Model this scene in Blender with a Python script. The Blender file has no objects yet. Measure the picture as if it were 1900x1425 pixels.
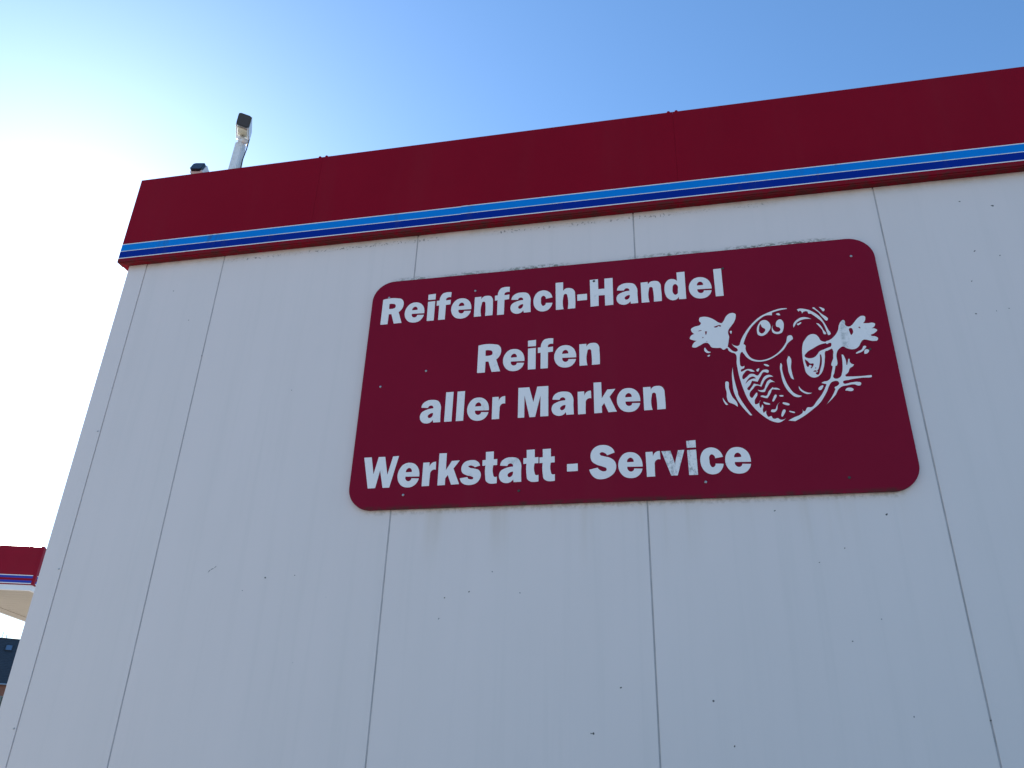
import bpy, bmesh, math, random
from mathutils import Vector, Matrix
random.seed(7)
R = math.radians
SC = bpy.context.scene
COL = SC.collection

# ------------------------------------------------------------------ camera, sky, sun, exposure
SUN_AZ, SUN_EL = R(-46.0), R(28.0)          # azimuth from +Y towards +X
cam_data = bpy.data.cameras.new('camera')
cam = bpy.data.objects.new('camera', cam_data); COL.objects.link(cam)
SC.camera = cam
cam_data.sensor_fit = 'HORIZONTAL'; cam_data.sensor_width = 36.0
cam_data.lens = 36.0 * 1467.2644 / 1900.0
cam_data.clip_start = 0.05; cam_data.clip_end = 3000
YAW, PITCH, ROLL = -0.2175, 0.4602, 0.0315
def cam_matrix(yaw, pitch, roll, loc):
    cy, sy, cp, sp = math.cos(yaw), math.sin(yaw), math.cos(pitch), math.sin(pitch)
    fw = Vector((sy*cp, cy*cp, sp)); rt = Vector((cy, -sy, 0)); up = rt.cross(fw)
    cr, sr = math.cos(roll), math.sin(roll)
    r2 = cr*rt + sr*up; u2 = -sr*rt + cr*up
    m = Matrix((r2, u2, -fw)).transposed().to_4x4(); m.translation = Vector(loc)
    return m
cam.matrix_world = cam_matrix(YAW, PITCH, ROLL, (0, -3.2831, 1.6))

world = bpy.data.worlds.new('World'); SC.world = world; world.use_nodes = True
wn = world.node_tree; wn.nodes.clear()
sky = wn.nodes.new('ShaderNodeTexSky'); sky.sky_type = 'NISHITA'; sky.sun_disc = False
sky.sun_elevation = SUN_EL; sky.sun_rotation = SUN_AZ
sky.altitude = 100; sky.air_density = 1.2; sky.dust_density = 0.52; sky.ozone_density = 8.0
bg = wn.nodes.new('ShaderNodeBackground'); bg.inputs['Strength'].default_value = 0.12
wo = wn.nodes.new('ShaderNodeOutputWorld')
tint = wn.nodes.new('ShaderNodeMix'); tint.data_type = 'RGBA'; tint.blend_type = 'MULTIPLY'; tint.inputs[0].default_value = 1.0
tint.inputs[7].default_value = (1.0, 1.035, 0.97, 1.0)          # camera white balance of the whole sky
wn.links.new(sky.outputs['Color'], tint.inputs[6]); wn.links.new(tint.outputs[2], bg.inputs['Color']); wn.links.new(bg.outputs['Background'], wo.inputs['Surface'])

sun_data = bpy.data.lights.new('sun', 'SUN'); sun_data.energy = 5.0; sun_data.angle = R(0.53); sun_data.color = (1.0, 0.91, 0.78)
sun = bpy.data.objects.new('sun', sun_data); COL.objects.link(sun)
sd = Vector((math.sin(SUN_AZ)*math.cos(SUN_EL), math.cos(SUN_AZ)*math.cos(SUN_EL), math.sin(SUN_EL)))
sun.rotation_euler = sd.to_track_quat('Z', 'Y').to_euler(); sun.location = sd*40

vs = SC.view_settings
vs.view_transform = 'Standard'; vs.look = 'None'; vs.exposure = 1.03; vs.gamma = 1.0; vs.use_curve_mapping = False

# ------------------------------------------------------------------ helpers
def tag(o, label=None, cat=None, group=None, kind=None):
    if label: o['label'] = label
    if cat: o['category'] = cat
    if group: o['group'] = group
    if kind: o['kind'] = kind
    return o
def empty(name, loc, rz=0.0):
    o = bpy.data.objects.new(name, None); COL.objects.link(o)
    o.location = loc; o.rotation_euler = (0, 0, rz); o.empty_display_size = 0.2
    bpy.context.view_layer.update()
    return o
def link_mesh(name, me, parent=None, mat=None):
    o = bpy.data.objects.new(name, me); COL.objects.link(o)
    if mat and not me.materials: me.materials.append(mat)
    if parent is not None: o.parent = parent
    return o
def from_bm(name, bm, mat, parent=None, smooth=False):
    me = bpy.data.meshes.new(name); bmesh.ops.recalc_face_normals(bm, faces=bm.faces[:]); bm.to_mesh(me); bm.free()
    if smooth:
        for p in me.polygons: p.use_smooth = True
    return link_mesh(name, me, parent, mat)
def add_box(bm, x0, x1, y0, y1, z0, z1, bev=0.0, seg=1):
    vs_ = [bm.verts.new(c) for c in ((x0,y0,z0),(x1,y0,z0),(x1,y1,z0),(x0,y1,z0),(x0,y0,z1),(x1,y0,z1),(x1,y1,z1),(x0,y1,z1))]
    fs = [bm.faces.new([vs_[i] for i in q]) for q in ((0,3,2,1),(4,5,6,7),(0,1,5,4),(1,2,6,5),(2,3,7,6),(3,0,4,7))]
    if bev > 0:
        es = list({e for f in fs for e in f.edges})
        bmesh.ops.bevel(bm, geom=es, offset=bev, segments=seg, affect='EDGES', profile=0.5)
def box(name, x0, x1, y0, y1, z0, z1, mat, parent=None, bev=0.0, seg=1):
    bm = bmesh.new(); add_box(bm, x0, x1, y0, y1, z0, z1, bev, seg)
    return from_bm(name, bm, mat, parent)
def add_tube(bm, pts, rad, n=10, cap=True):
    rings = []
    for i, p in enumerate(pts):
        p = Vector(p)
        d = (Vector(pts[min(i+1, len(pts)-1)]) - Vector(pts[max(i-1, 0)])).normalized()
        a = d.orthogonal().normalized() if i == 0 else (rings_a - d*rings_a.dot(d)).normalized()
        rings_a = a; b = d.cross(a)
        r = rad[i] if isinstance(rad, (list, tuple)) else rad
        rings.append([bm.verts.new(p + a*math.cos(t)*r + b*math.sin(t)*r) for t in (2*math.pi*k/n for k in range(n))])
    for i in range(len(rings)-1):
        for k in range(n):
            bm.faces.new((rings[i][k], rings[i][(k+1) % n], rings[i+1][(k+1) % n], rings[i+1][k]))
    if cap:
        bm.faces.new(rings[0][::-1]); bm.faces.new(rings[-1])
def xform(o, m): o.data.transform(m)

# ------------------------------------------------------------------ node helpers
class NT:
    def __init__(self, name):
        self.m = bpy.data.materials.new(name); self.m.use_nodes = True
        self.t = self.m.node_tree; self.t.nodes.clear()
        self.out = self.t.nodes.new('ShaderNodeOutputMaterial')
        self.b = self.t.nodes.new('ShaderNodeBsdfPrincipled')
        self.t.links.new(self.b.outputs[0], self.out.inputs[0])
        self.pos = None
    def n(self, typ, **kw):
        nd = self.t.nodes.new(typ)
        for k, v in kw.items(): setattr(nd, k, v)
        return nd
    def set(self, sock, v):
        if isinstance(v, bpy.types.NodeSocket): self.t.links.new(v, sock)
        else: sock.default_value = v
    def P(self):
        if self.pos is None: self.pos = self.n('ShaderNodeNewGeometry').outputs['Position']
        return self.pos
    def xyz(self):
        s = self.n('ShaderNodeSeparateXYZ'); self.set(s.inputs[0], self.P()); return s.outputs[0], s.outputs[1], s.outputs[2]
    def math(self, op, a, b=0.0, c=0.0, clamp=False):
        nd = self.n('ShaderNodeMath', operation=op, use_clamp=clamp)
        self.set(nd.inputs[0], a); self.set(nd.inputs[1], b); self.set(nd.inputs[2], c); return nd.outputs[0]
    def mul(self, *a):
        r = a[0]
        for x in a[1:]: r = self.math('MULTIPLY', r, x)
        return r
    def step(self, v, lo, hi):           # smooth 0..1 between lo and hi (either order)
        nd = self.n('ShaderNodeMapRange', interpolation_type='SMOOTHSTEP', clamp=True)
        if lo <= hi: a, b, c, d = lo, hi, 0.0, 1.0
        else: a, b, c, d = hi, lo, 1.0, 0.0
        self.set(nd.inputs[0], v)
        for i, q in enumerate((a, b, c, d)): nd.inputs[i+1].default_value = q
        return nd.outputs[0]
    def band(self, v, a, b, c, d): return self.mul(self.step(v, a, b), self.step(v, d, c))
    def noise(self, scale, detail=2.0, rough=0.5, stretch=(1,1,1), off=(0,0,0), fac=True):
        mp = self.n('ShaderNodeMapping'); self.set(mp.inputs[0], self.P()); mp.inputs['Scale'].default_value = stretch; mp.inputs['Location'].default_value = off
        nd = self.n('ShaderNodeTexNoise'); self.set(nd.inputs['Vector'], mp.outputs[0])
        nd.inputs['Scale'].default_value = scale; nd.inputs['Detail'].default_value = detail; nd.inputs['Roughness'].default_value = rough
        return nd.outputs[0] if fac else nd.outputs[1]
    def mix(self, f, a, b):
        nd = self.n('ShaderNodeMix', data_type='RGBA'); self.set(nd.inputs[0], f)
        self.set(nd.inputs[6], a if isinstance(a, bpy.types.NodeSocket) else (*a, 1.0)); self.set(nd.inputs[7], b if isinstance(b, bpy.types.NodeSocket) else (*b, 1.0))
        return nd.outputs[2]
    def bump(self, h, strength, dist=0.001):
        nd = self.n('ShaderNodeBump'); nd.inputs['Strength'].default_value = strength; nd.inputs['Distance'].default_value = dist
        self.set(nd.inputs['Height'], h); self.set(self.b.inputs['Normal'], nd.outputs[0])
    def fin(self, col, rough=0.5, metal=0.0, spec=None):
        self.set(self.b.inputs['Base Color'], col if isinstance(col, bpy.types.NodeSocket) else (*col, 1.0))
        self.set(self.b.inputs['Roughness'], rough); self.set(self.b.inputs['Metallic'], metal)
        if spec is not None: self.set(self.b.inputs['Specular IOR Level'], spec)
        return self.m

# ------------------------------------------------------------------ materials
def mat_simple(name, col, rough=0.5, metal=0.0, var=0.06, scale=6.0, bump=0.0):
    t = NT(name)
    nz = t.noise(scale, 4, 0.6)
    dark = tuple(c*(1-var) for c in col); lite = tuple(min(1, c*(1+var)) for c in col)
    c = t.mix(nz, dark, lite)
    if bump: t.bump(t.noise(scale*25, 3), bump)
    return t.fin(c, rough, metal)

def mat_wall():
    t = NT('white_panel_paint'); x, y, z = t.xyz()
    base = t.mix(t.noise(0.9, 3, 0.55), (0.765, 0.65, 0.61), (0.815, 0.70, 0.66))
    base = t.mix(t.mul(t.noise(5.0, 4, 0.6, (1, 1, 0.25)), 0.25), base, (0.56, 0.53, 0.48))
    oi = t.n('ShaderNodeObjectInfo')
    base = t.mix(t.mul(oi.outputs['Random'], 0.10), base, (0.50, 0.485, 0.45))
    # faint vertical rain streaks
    st = t.mul(t.step(t.noise(16.0, 3, 0.6, (1, 1, 0.03)), 0.48, 0.75), t.noise(1.2, 3, 0.6))
    base = t.mix(t.mul(st, 0.16), base, (0.44, 0.42, 0.37))
    # blotchy brown tint, stronger towards the parapet edge
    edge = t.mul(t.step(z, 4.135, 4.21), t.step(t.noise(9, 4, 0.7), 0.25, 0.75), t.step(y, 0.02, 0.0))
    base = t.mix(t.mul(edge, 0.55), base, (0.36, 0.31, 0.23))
    # row of small dark mould dots a few centimetres below the parapet
    dots = t.mul(t.step(t.noise(75, 3, 0.6), 0.565, 0.61), t.band(z, 4.152, 4.162, 4.173, 4.183), t.step(t.noise(1.6, 2, 0.5, (1, 0, 0)), 0.40, 0.54), t.band(x, -2.45, -2.3, 0.45, 0.6))
    base = t.mix(t.mul(dots, 0.72), base, (0.06, 0.055, 0.04))
    # greenish dirt collected on the top edge of the sign
    nz = t.noise(70, 4, 0.65, (0.55, 1, 1))
    patch = t.step(t.noise(2.3, 2, 0.5, (1, 0, 0), (3.1, 0, 0)), 0.42, 0.54)
    sgn = t.mul(t.step(nz, 0.46, 0.56), t.band(z, 3.896, 3.902, 3.920, 3.942), patch, t.band(x, -1.40, -1.32, 0.70, 0.86))
    base = t.mix(t.mul(sgn, 0.85), base, (0.09, 0.095, 0.05))
    soft = t.mul(t.band(z, 3.890, 3.900, 3.905, 3.945), t.band(x, -1.42, -1.32, 0.8, 0.92), t.noise(14, 3, 0.6))
    base = t.mix(t.mul(soft, 0.35), base, (0.40, 0.40, 0.30))
    # rust-tinted runs below the sign
    runs = t.mul(t.step(t.noise(7.0, 3, 0.6, (1, 0, 0.06)), 0.50, 0.68), t.step(z, 2.33, 2.66), t.step(z, 2.68, 2.66), t.band(x, -1.4, -1.3, 0.82, 0.92))
    base = t.mix(t.mul(runs, 0.22), base, (0.50, 0.38, 0.24))
    lip = t.mul(t.band(z, 2.635, 2.655, 2.668, 2.70), t.band(x, -1.42, -1.36, 0.86, 0.93), t.step(t.noise(40, 4, 0.7), 0.42, 0.62))
    base = t.mix(t.mul(lip, 0.32), base, (0.22, 0.17, 0.10))
    # fine fly specks
    vo = t.n('ShaderNodeTexVoronoi'); t.set(vo.inputs['Vector'], t.P()); vo.inputs['Scale'].default_value = 5.5
    rn = t.n('ShaderNodeSeparateColor'); t.set(rn.inputs[0], vo.outputs['Color'])
    sp = t.mul(t.step(vo.outputs['Distance'], 0.021, 0.012), t.step(rn.outputs[0], 0.55, 0.6))
    base = t.mix(t.mul(sp, 0.22), base, (0.16, 0.15, 0.14))
    t.bump(t.math('ADD', t.mul(t.noise(160, 2, 0.5), 0.02), t.noise(1.1, 2, 0.5, (1, 1, 0.6))), 0.25, 0.02)
    return t.fin(base, 0.48)

def mat_red(name, col, rough=0.38, low=None):
    t = NT(name); x, y, z = t.xyz()
    c = t.mix(t.noise(2.2, 4, 0.6), tuple(k*0.9 for k in col), tuple(min(1, k*1.08) for k in col))
    c = t.mix(t.mul(t.step(t.noise(3.0, 4, 0.65, (1, 1, 0.15)), 0.45, 0.8), 0.06), c, (0.16, 0.07, 0.07))
    if low is not None:
        g = t.mul(t.step(z, low+0.022, low+0.004), t.step(t.noise(22, 4, 0.7), 0.32, 0.66))
        c = t.mix(t.mul(g, 0.7), c, (0.05, 0.035, 0.025))
    t.bump(t.noise(1.3, 2), 0.05, 0.01)
    return t.fin(c, rough, 0.0, 0.035)

def mat_stripe(name, col, rough=0.35):
    t = NT(name); x, y, z = t.xyz()
    c = t.mix(t.noise(3, 3), tuple(k*0.92 for k in col), tuple(min(1, k*1.06) for k in col))
    d = t.mul(t.step(t.noise(10, 4, 0.7, (1, 1, 0.35)), 0.54, 0.72), t.step(t.noise(1.1, 2, 0.5, (1, 0, 0), (0.4, 0, 0)), 0.45, 0.62))
    c = t.mix(t.mul(d, 0.55), c, (0.06, 0.07, 0.07))
    return t.fin(c, rough, 0.0, 0.035)

def mat_vinyl():
    t = NT('white_vinyl'); x, y, z = t.xyz()
    c = t.mix(t.noise(6, 4, 0.6), (0.82, 0.76, 0.725), (0.89, 0.83, 0.795))
    # weathering: general faint blotches, a strong grimy patch across the word Service
    g = t.mul(t.step(t.noise(26, 5, 0.75), 0.56, 0.76), t.step(t.noise(3.0, 2), 0.48, 0.62))
    c = t.mix(t.mul(g, 0.4), c, (0.28, 0.29, 0.27))
    here = t.mul(t.band(x, -0.07, -0.03, 0.08, 0.115), t.step(z, 2.99, 2.95))
    g2 = t.mul(here, t.step(t.noise(60, 5, 0.8, (1, 1, 0.5)), 0.46, 0.66))
    c = t.mix(t.mul(g2, 0.7), c, (0.12, 0.125, 0.12))
    here3 = t.mul(t.band(x, -0.735, -0.71, -0.69, -0.665), t.step(z, 2.84, 2.87), t.step(z, 2.95, 2.93))
    here4 = t.mul(t.band(x, 0.755, 0.77, 0.785, 0.80), t.step(z, 3.2, 3.3))
    g3 = t.mul(t.math('ADD', here3, here4), t.step(t.noise(45, 4, 0.75), 0.35, 0.7))
    c = t.mix(t.mul(g3, 0.55), c, (0.16, 0.19, 0.17))
    return t.fin(c, 0.42)

def mat_ground():
    t = NT('concrete_yard')
    c = t.mix(t.noise(0.6, 5, 0.6), (0.35, 0.315, 0.275), (0.41, 0.37, 0.325))
    c = t.mix(t.mul(t.step(t.noise(90, 3, 0.7), 0.45, 0.7), 0.25), c, (0.16, 0.155, 0.145))
    t.bump(t.noise(120, 4, 0.7), 0.5, 0.004)
    return t.fin(c, 0.85)

def mat_roof_tiles():
    t = NT('dark_slate'); x, y, z = t.xyz()
    br = t.n('ShaderNodeTexNoise'); t.set(br.inputs['Vector'], t.P()); br.inputs['Scale'].default_value = 4; br.inputs['Detail'].default_value = 5
    c = t.mix(br.outputs[0], (0.016, 0.020, 0.026), (0.040, 0.046, 0.055))
    return t.fin(c, 0.75)

def mat_brick():
    t = NT('red_brick')
    tc = t.n('ShaderNodeTexCoord')
    b = t.n('ShaderNodeTexBrick'); mp = t.n('ShaderNodeMapping'); mp.inputs['Rotation'].default_value = (R(90), 0, 0)
    t.set(mp.inputs[0], tc.outputs['Object']); t.set(b.inputs['Vector'], mp.outputs[0])
    b.inputs['Scale'].default_value = 4.0
    b.inputs['Color1'].default_value = (0.30, 0.105, 0.06, 1); b.inputs['Color2'].default_value = (0.22, 0.08, 0.05, 1); b.inputs['Mortar'].default_value = (0.28, 0.22, 0.18, 1)
    b.inputs['Mortar Size'].default_value = 0.012; b.inputs['Brick Width'].default_value = 1.0; b.inputs['Row Height'].default_value = 0.32
    return t.fin(b.outputs[0], 0.85)

def mat_housing():
    t = NT('weathered_white_metal')
    geo = t.n('ShaderNodeNewGeometry')
    c = t.mix(t.noise(9, 4, 0.6), (0.66, 0.67, 0.68), (0.78, 0.78, 0.78))
    c = t.mix(t.mul(t.step(t.noise(28, 4, 0.7), 0.5, 0.72), 0.5), c, (0.35, 0.33, 0.27))
    return t.fin(c, 0.45)
def mat_grimy():
    t = NT('grimy_yellowed_metal')
    c = t.mix(t.noise(16, 5, 0.7), (0.55, 0.50, 0.33), (0.74, 0.71, 0.58))
    c = t.mix(t.mul(t.step(t.noise(30, 4, 0.75, (1, 0.4, 1)), 0.50, 0.66), 0.75), c, (0.12, 0.115, 0.08))
    return t.fin(c, 0.6)
def mat_soffit():
    t = NT('cream_soffit')
    c = t.mix(t.noise(3, 4, 0.6), (0.42, 0.375, 0.295), (0.49, 0.44, 0.36))
    return t.fin(c, 0.6)
def mat_glass_dark(name='dark_window_glass', col=(0.012, 0.014, 0.018), rough=0.12):
    t = NT(name); return t.fin(col, rough)

M = dict(wall=mat_wall(), red=mat_red('parapet_red_paint', (0.245, 0.005, 0.017), 0.36, 4.200), sign=mat_red('sign_red_paint', (0.23, 0.008, 0.028), 0.42, 2.664),
         lblue=mat_stripe('light_blue_vinyl', (0.004, 0.21, 0.64)), dblue=mat_stripe('dark_blue_vinyl', (0.003, 0.026, 0.26)), white=mat_stripe('white_line_vinyl', (0.80, 0.80, 0.80)),
         vinyl=mat_vinyl(), seal=mat_simple('grey_joint_sealant', (0.46, 0.43, 0.42), 0.8, 0, 0.45, 9), ground=mat_ground(),
         zinc=mat_simple('galvanised_metal', (0.42, 0.43, 0.44), 0.45, 0.8), screw=mat_simple('screw_metal', (0.40, 0.40, 0.40), 0.4, 0.6),
         rust=mat_simple('rusted_screw', (0.05, 0.045, 0.04), 0.7), dark=mat_simple('dirt', (0.11, 0.10, 0.09), 0.9), rubber=mat_simple('black_cable', (0.02, 0.02, 0.02), 0.6),
         black=mat_simple('black_plastic', (0.012, 0.013, 0.016), 0.35), lens=mat_glass_dark('camera_front_glass', (0.02, 0.024, 0.034), 0.25), housing=mat_housing(), grimy=mat_grimy(),
         roofing=mat_simple('grey_roofing', (0.16, 0.16, 0.16), 0.9), cred=mat_red('canopy_red_paint', (0.26, 0.012, 0.028), 0.35), cblue=mat_stripe('canopy_blue_vinyl', (0.03, 0.06, 0.36)),
         soffit=mat_soffit(), cwhite=mat_simple('canopy_white_metal', (0.74, 0.74, 0.74), 0.45), slate=mat_roof_tiles(), brick=mat_brick(), glass=mat_glass_dark(),
         skyglass=mat_glass_dark('roof_window_glass', (0.06, 0.11, 0.17), 0.15), frame=mat_simple('window_frame_grey', (0.22, 0.21, 0.20), 0.5), pave=mat_simple('concrete_paving', (0.30, 0.29, 0.27), 0.85, 0, 0.15, 3, 0.3))

# ------------------------------------------------------------------ ground
gb = bmesh.new()
bmesh.ops.create_grid(gb, x_segments=8, y_segments=8, size=1500)
g = from_bm('ground', gb, M['ground']); tag(g, kind='structure')
pv = box('pavement', -6.0, 11.0, -1.5, -0.03, 0.004, 0.12, M['pave'], None, 0.01); tag(pv, kind='structure')

# ------------------------------------------------------------------ workshop building
JX = [-2.4197 + 1.15*k for k in range(9)]
XL, XT, XR = -3.0315, -2.9131, JX[8]
ZT, DEP = 4.206, 9.2
bld = empty('workshop_building', (0, 0, 0)); tag(bld, 'white panelled workshop building with dark red parapet band and blue stripes', 'building')
def wpanel(x0, x1, gap=0.0032, y0=0.0, y1=0.045):
    bm = bmesh.new(); add_box(bm, x0+gap, x1-gap, y0, y1, 0.02, ZT, 0.0018, 2)
    return from_bm('wall_panel', bm, M['wall'], bld)
wpanel(XT-0.0025, JX[0])
for k in range(8): wpanel(JX[k], JX[k+1])
# folded corner trim: L profile round the left corner
bm = bmesh.new()
add_box(bm, XL, XT-0.0030, -0.0025, 0.0425, 0.02, ZT, 0.002, 2)
from_bm('corner_trim', bm, M['wall'], bld)
box('joint_backing', XL+0.004, XR, 0.0036, 0.06, 0.03, ZT-0.01, M['seal'], bld)
# left, right and rear sides of the building
def side_panels(xf, sgn):
    n = 8; w = (DEP-0.10)/n
    for k in range(n):
        bm = bmesh.new(); x0, x1 = (xf, xf+0.045) if sgn < 0 else (xf-0.045, xf)
        add_box(bm, x0, x1, 0.065+k*w+0.005, 0.065+(k+1)*w-0.005, 0.02, ZT, 0.0018, 1)
        from_bm('wall_panel', bm, M['wall'], bld)
side_panels(XL+0.001, -1); side_panels(XR, 1)
box('side_backing', XL+0.010, XL+0.06, 0.062, DEP-0.05, 0.03, ZT-0.012, M['seal'], bld)
box('side_backing', XR-0.06, XR-0.010, 0.062, DEP-0.05, 0.03, ZT-0.012, M['seal'], bld)
box('rear_wall', XL+0.002, XR-0.002, DEP-0.04, DEP, 0.02, ZT-0.003, M['wall'], bld)
box('roof', XL+0.03, XR-0.03, 0.05, DEP-0.045, 4.40, 4.55, M['roofing'], bld)
# parapet cladding, panel by panel
FY, FX0, FX1 = -0.0485, -3.0800, XR+0.0485
FB, FT = 4.2005, 4.8085
seams = [FX0, -1.8884, 0.1165, 2.1215, 4.1265, 6.1315, FX1]
def fascia(x0, x1):
    bm = bmesh.new(); add_box(bm, x0+0.0002, x1-0.0002, FY, 0.004, FB, FT, 0.0008, 1)
    return from_bm('parapet_panel', bm, M['red'], bld)
for a, b in zip(seams[:-1], seams[1:]): fascia(a, b)
box('parapet_core', FX0+0.006, FX1-0.006, -0.030, 0.05, FB+0.012, FT-0.006, M['red'], bld)
# the same cladding round the left and right sides
for k in range(5):
    y0 = 0.0065 + k*1.84
    ln = min(y0+1.838, DEP+0.03)
    bm = bmesh.new(); add_box(bm, FX0, XL+0.004, y0, ln, FB+0.002, FT-0.001, 0.003, 1); from_bm('parapet_panel', bm, M['red'], bld)
    bm = bmesh.new(); add_box(bm, XR-0.004, FX1, y0, ln, FB+0.002, FT-0.001, 0.003, 1); from_bm('parapet_panel', bm, M['red'], bld)
box('parapet_panel', FX0+0.002, FX1-0.002, DEP+0.001, DEP+0.045, FB, FT-0.002, M['red'], bld, 0.003)
# drip flashing under the parapet: a shallow lip set back from the face
box('drip_flashing', FX0+0.010, FX1-0.010, FY+0.006, FY+0.011, FB-0.006, FB+0.006, M['red'], bld)
# stripes: lapped vinyl, in two lengths as applied
def stripe(x0, x1, z0, z1, mat, dy, lab=None):
    o = box('stripe', x0, x1, FY-0.0006-dy, FY+0.0006, z0, z1, mat, bld)
    if lab: o['label'] = lab
for (x0, x1, dz, dy) in ((FX0+0.0015, -1.0224, 0.0, 0.0), (-1.0230, FX1-0.002, 0.0016, 0.0003)):
    stripe(x0, x1, 4.2784+dz, 4.3224+dz, M['lblue'], dy, 'light blue stripe')
    stripe(x0, x1, 4.2292+dz, 4.2736+dz, M['dblue'], dy, 'dark blue stripe')
    for zc, hw in ((4.3250, 0.0025), (4.2760, 0.0019), (4.2268, 0.0025)): stripe(x0, x1, zc-hw+dz, zc+hw+dz, M['white'], dy+0.0002, 'thin white line')
# side stripes
for (z0, z1, mt) in ((4.2784, 4.3224, 'lblue'), (4.2292, 4.2736, 'dblue'), (4.3224, 4.3274, 'white'), (4.2736, 4.2784, 'white'), (4.2242, 4.2292, 'white')):
    box('stripe', FX0-0.0006, FX0+0.0006, -0.046, DEP, z0, z1, M[mt], bld)
# pairs of rivets on the top edge either side of each cladding seam
for s in seams[1:-1]:
    for d in (-0.021, 0.020):
        bm = bmesh.new(); bmesh.ops.create_uvsphere(bm, u_segments=10, v_segments=6, radius=0.0095)
        bmesh.ops.translate(bm, verts=bm.verts[:], vec=(s+d, FY+0.008, FT+0.004)); from_bm('rivet', bm, M['red'], bld, True)
# screws beside the corner trim joint
for (x, z) in ((-2.922, 2.431), (-2.921, 1.726), (-2.922, 3.15)):
    bm = bmesh.new(); bmesh.ops.create_cone(bm, cap_ends=True, segments=10, radius1=0.0045, radius2=0.003, depth=0.004)
    bmesh.ops.rotate(bm, verts=bm.verts[:], cent=(0,0,0), matrix=Matrix.Rotation(R(90), 3, 'X')); bmesh.ops.translate(bm, verts=bm.verts[:], vec=(x-0.006, -0.0040, z)); from_bm('screw', bm, M['screw'], bld)
# blown-on dirt specks and a scratch on the panels
SPECKS = [(-1.838, 2.371), (-1.94, 2.315), (-1.695, 2.379), (-0.786, 2.378), (-0.99, 2.271), (-0.365, 1.754), (-0.884, 2.295), (0.089, 1.875), (0.641, 2.444), (0.817, 2.575), (0.538, 2.389), (0.394, 2.605), (0.731, 2.17), (0.615, 2.09), (1.52, 4.024), (1.39, 4.066), (1.394, 3.783), (1.491, 3.748), (1.349, 3.626), (1.331, 3.459), (1.465, 3.473), (1.414, 3.465), (-1.864, 3.315), (-2.553, 3.791), (-2.695, 3.995), (-0.256, 1.919), (0.152, 1.721), (-0.663, 2.287), (-1.009, 2.185), (-0.374, 1.754), (0.782, 1.83), (1.03, 1.822), (-2.922, 2.431), (-2.921, 1.726), (-2.422, 3.558)]
bm = bmesh.new()
def blob(x, z, r, el=1.0, rot=0.0):
    n = 8; vs_ = []
    for k in range(n):
        a = 2*math.pi*k/n; q = r*random.uniform(0.65, 1.15)
        u, v = q*math.cos(a)*el, q*math.sin(a)
        vs_.append((x+u*math.cos(rot)-v*math.sin(rot), z+u*math.sin(rot)+v*math.cos(rot)))
    f = [bm.verts.new((u, -0.0001, v)) for u, v in vs_]; c = bm.verts.new((x, -0.0012, z))
    for k in range(n): bm.faces.new((f[k], f[(k+1) % n], c))
for i, (x, z) in enumerate(SPECKS):
    big = i in (0, 5, 7, 9, 14)
    blob(x, z, 0.0045 if big else random.uniform(0.0020, 0.0034), random.uniform(1.0, 1.9), random.uniform(-0.5, 0.9))
SCR = [(-2.131, 2.400), (-2.119, 2.413), (-2.104, 2.419), (-2.092, 2.430)]
for (a, b) in zip(SCR[:-1], SCR[1:]):
    L = math.hypot(b[0]-a[0], b[1]-a[1]); blob((a[0]+b[0])/2, (a[1]+b[1])/2, 0.0016, L/0.0016*0.55, math.atan2(b[1]-a[1], b[0]-a[0]))
sp = from_bm('dirt_specks', bm, M['dark'], bld); sp['kind'] = 'stuff'

# ------------------------------------------------------------------ sign
SX0, SX1, SZ0, SZ1, SYF, SYB = -1.4772, 0.9695, 2.6638, 3.9020, -0.0204, -0.0095
sgn = empty('shop_sign', ((SX0+SX1)/2, SYB, SZ0)); tag(sgn, 'dark red rounded sign board with white lettering and a cartoon tyre emblem', 'sign')
SINV = Matrix.Translation((-(SX0+SX1)/2, -SYB, -SZ0))
def sign_part(o):
    o.parent = sgn; o.matrix_parent_inverse = SINV; return o
bm = bmesh.new()
rc = 0.112; ring = []
for (cx, cz, a0) in ((SX1-rc, SZ0+rc, -90), (SX1-rc, SZ1-rc, 0), (SX0+rc, SZ1-rc, 90), (SX0+rc, SZ0+rc, 180)):
    for k in range(17):
        a = R(a0 + 90*k/16); ring.append((cx+rc*math.cos(a), cz+rc*math.sin(a)))
fr = [bm.verts.new((x, SYF, z)) for x, z in ring]; bk = [bm.verts.new((x, SYB, z)) for x, z in ring]
ff = bm.faces.new(fr); bm.faces.new(bk[::-1])
for k in range(len(ring)): bm.faces.new((fr[k], bk[k], bk[(k+1) % len(ring)], fr[(k+1) % len(ring)]))
bmesh.ops.bevel(bm, geom=list(ff.edges), offset=0.0012, segments=2, affect='EDGES')
sign_part(from_bm('board', bm, M['sign']))
for sx in (-1.35, -0.66, 0.15, 0.83):     # wooden spacer battens behind the board
    sign_part(box('batten', sx-0.02, sx+0.02, SYB+0.0003, -0.0012, SZ0+0.10, SZ1-0.10, M['seal']))

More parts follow.
